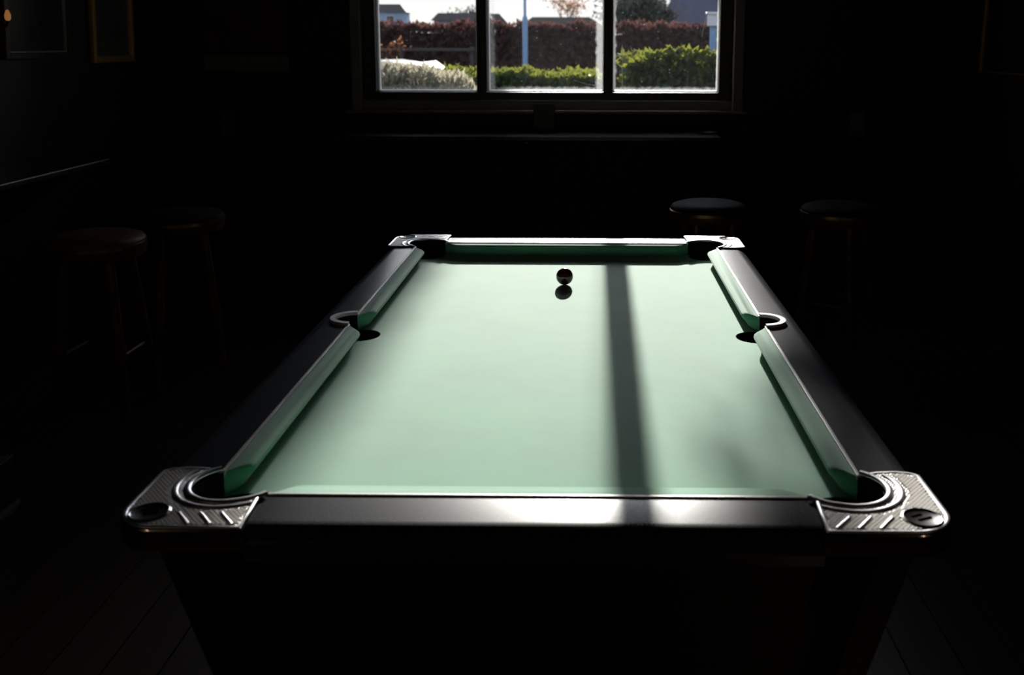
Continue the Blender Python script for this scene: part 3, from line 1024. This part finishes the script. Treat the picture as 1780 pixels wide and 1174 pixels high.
# trees
def tree(name, label, x, y, h, crown, m, nleaf, size, aspect=.5, base=.35, seed=1, bare=True):
    rnd = random.Random(seed)
    t = tag(empty(name, (x, y, GZ)), label, 'tree')
    tw = bmesh.new()
    tips = []
    def grow(p, d, L_, r, lvl):
        q = p+d*L_
        tube(tw, [p, p.lerp(q, .5)+Vector((rnd.gauss(0, .03), rnd.gauss(0, .03), 0))*L_, q], [r, r*.8, r*.6], 5)
        if lvl == 0:
            tips.append(q); return
        for _ in range(3 if lvl > 1 else 4):
            nd = (d+Vector((rnd.gauss(0, .55), rnd.gauss(0, .55), rnd.uniform(-.1, .5)))).normalized()
            grow(p.lerp(q, rnd.uniform(.55, 1)), nd, L_*rnd.uniform(.55, .78), r*.55, lvl-1)
    grow(Vector((x, y, GZ)), Vector((rnd.gauss(0, .04), 0, 1)).normalized(), h*.42, h*.018, 4)
    part('trunk', tw, 'bark', t)
    pts = []
    for _ in range(nleaf):
        q = rnd.choice(tips)
        pts.append((q.x+rnd.gauss(0, crown), q.y+rnd.gauss(0, crown), q.z+rnd.gauss(0, crown*.8)))
    if nleaf:
        lf = leaf_mesh(pts, size, m, 'crown', aspect, .2, t); lf['kind'] = 'stuff'
    return t
tree('bare_tree', 'thin bare tree rising behind the wide bungalow', -4.4, 160, 9.5, .8, 'autumn', 500, .5, seed=3)
tree('bare_tree', 'small dark tree rising behind the brown hipped bungalow', -21.0, 174, 7.9, .6, 'conifer', 1200, .5, seed=5)
tree('leafy_tree', 'dark tree beside the slate roofed house, left one', 3.3, 80, 6.1, .6, 'conifer', 5000, .5, seed=8)
tree('leafy_tree', 'dark tree with orange leaves touching the slate roofed house', 4.3, 70, 5.2, .45, 'conifer', 4000, .38, seed=11)
tree('bare_tree', 'orange leaved bare tree at the left end of the beech hedge', -4.75, 23.4, 1.85, .10, 'autumn', 170, .09, seed=13)

# two added, unseen trees; crowns shaped to shade the sides of the sun patch
def shade_tree(name, label, tx, ty, h, pts_fn, n, size, m):
    t = tag(empty(name, (tx, ty, GZ)), label, 'tree')
    tw = bmesh.new()
    tube(tw, [(tx, ty, GZ), (tx, ty, h*.35), (tx*.97, ty, h*.7)], [.22, .18, .08], 10)
    rnd = random.Random(4)
    pts = [pts_fn(rnd) for _ in range(n)]
    for k in range(9):
        q = Vector(max((pts[rnd.randrange(n)] for _ in range(3)), key=lambda v: v[2]))
        p = Vector((tx, ty, h*rnd.uniform(.5, .68)))
        tube(tw, [p, p.lerp(q, .5)+Vector((0, 0, .15)), q], [.06, .035, .012], 6)
    part('trunk', tw, 'bark', t)
    lf = leaf_mesh(pts, size, m, 'crown', .6, .1, t); lf['kind'] = 'stuff'
def left_crown(r):
    while True:
        x, y, z = (r.uniform(-7.5, -.2) if r.random() < .25 else r.uniform(-1.9, -.25)), r.uniform(15.4, 17.4), r.uniform(4.2, 8.6)
        edge = -.34+max(0, z-5.55)*.2-(max(0, z-6.3)**2)*.9
        if z < 4.9+max(0, -1.6-x)*1.5 or (x > -1.6 and z > 5.84): continue
        if x < edge and ((x+4)/3.9)**2+((z-6.2)/2.9)**2 < 1.15: return (x, y, z)
def right_crown(r):
    while True:
        if r.random() < .4: x, y, z = r.uniform(.42, 1.5), r.uniform(11, 13), r.uniform(4.0, 5.3)
        else: x, y, z = r.uniform(.42, 6), r.uniform(11, 13), r.uniform(3.6, 7.5)
        low = 4.56-(x-.42)*.75+(y-12)*.294
        if x < .95 and z > low+.24: continue
        if z > low and ((x-3.2)/3.0)**2+((z-5.3)/2.2)**2 < 1.15: return (x, y, z)
shade_tree('unseen_shade_tree', 'added leafy tree, unseen beyond the left side of the window, crown shaped to shade the table', -4.6, 16.4, 8.6, left_crown, 28000, .10, 'conifer')
shade_tree('unseen_shade_tree', 'added sparser tree, unseen beyond the right side of the window, crown shaped to shade the table', 4.2, 12, 7, right_crown, 2600, .12, 'conifer')
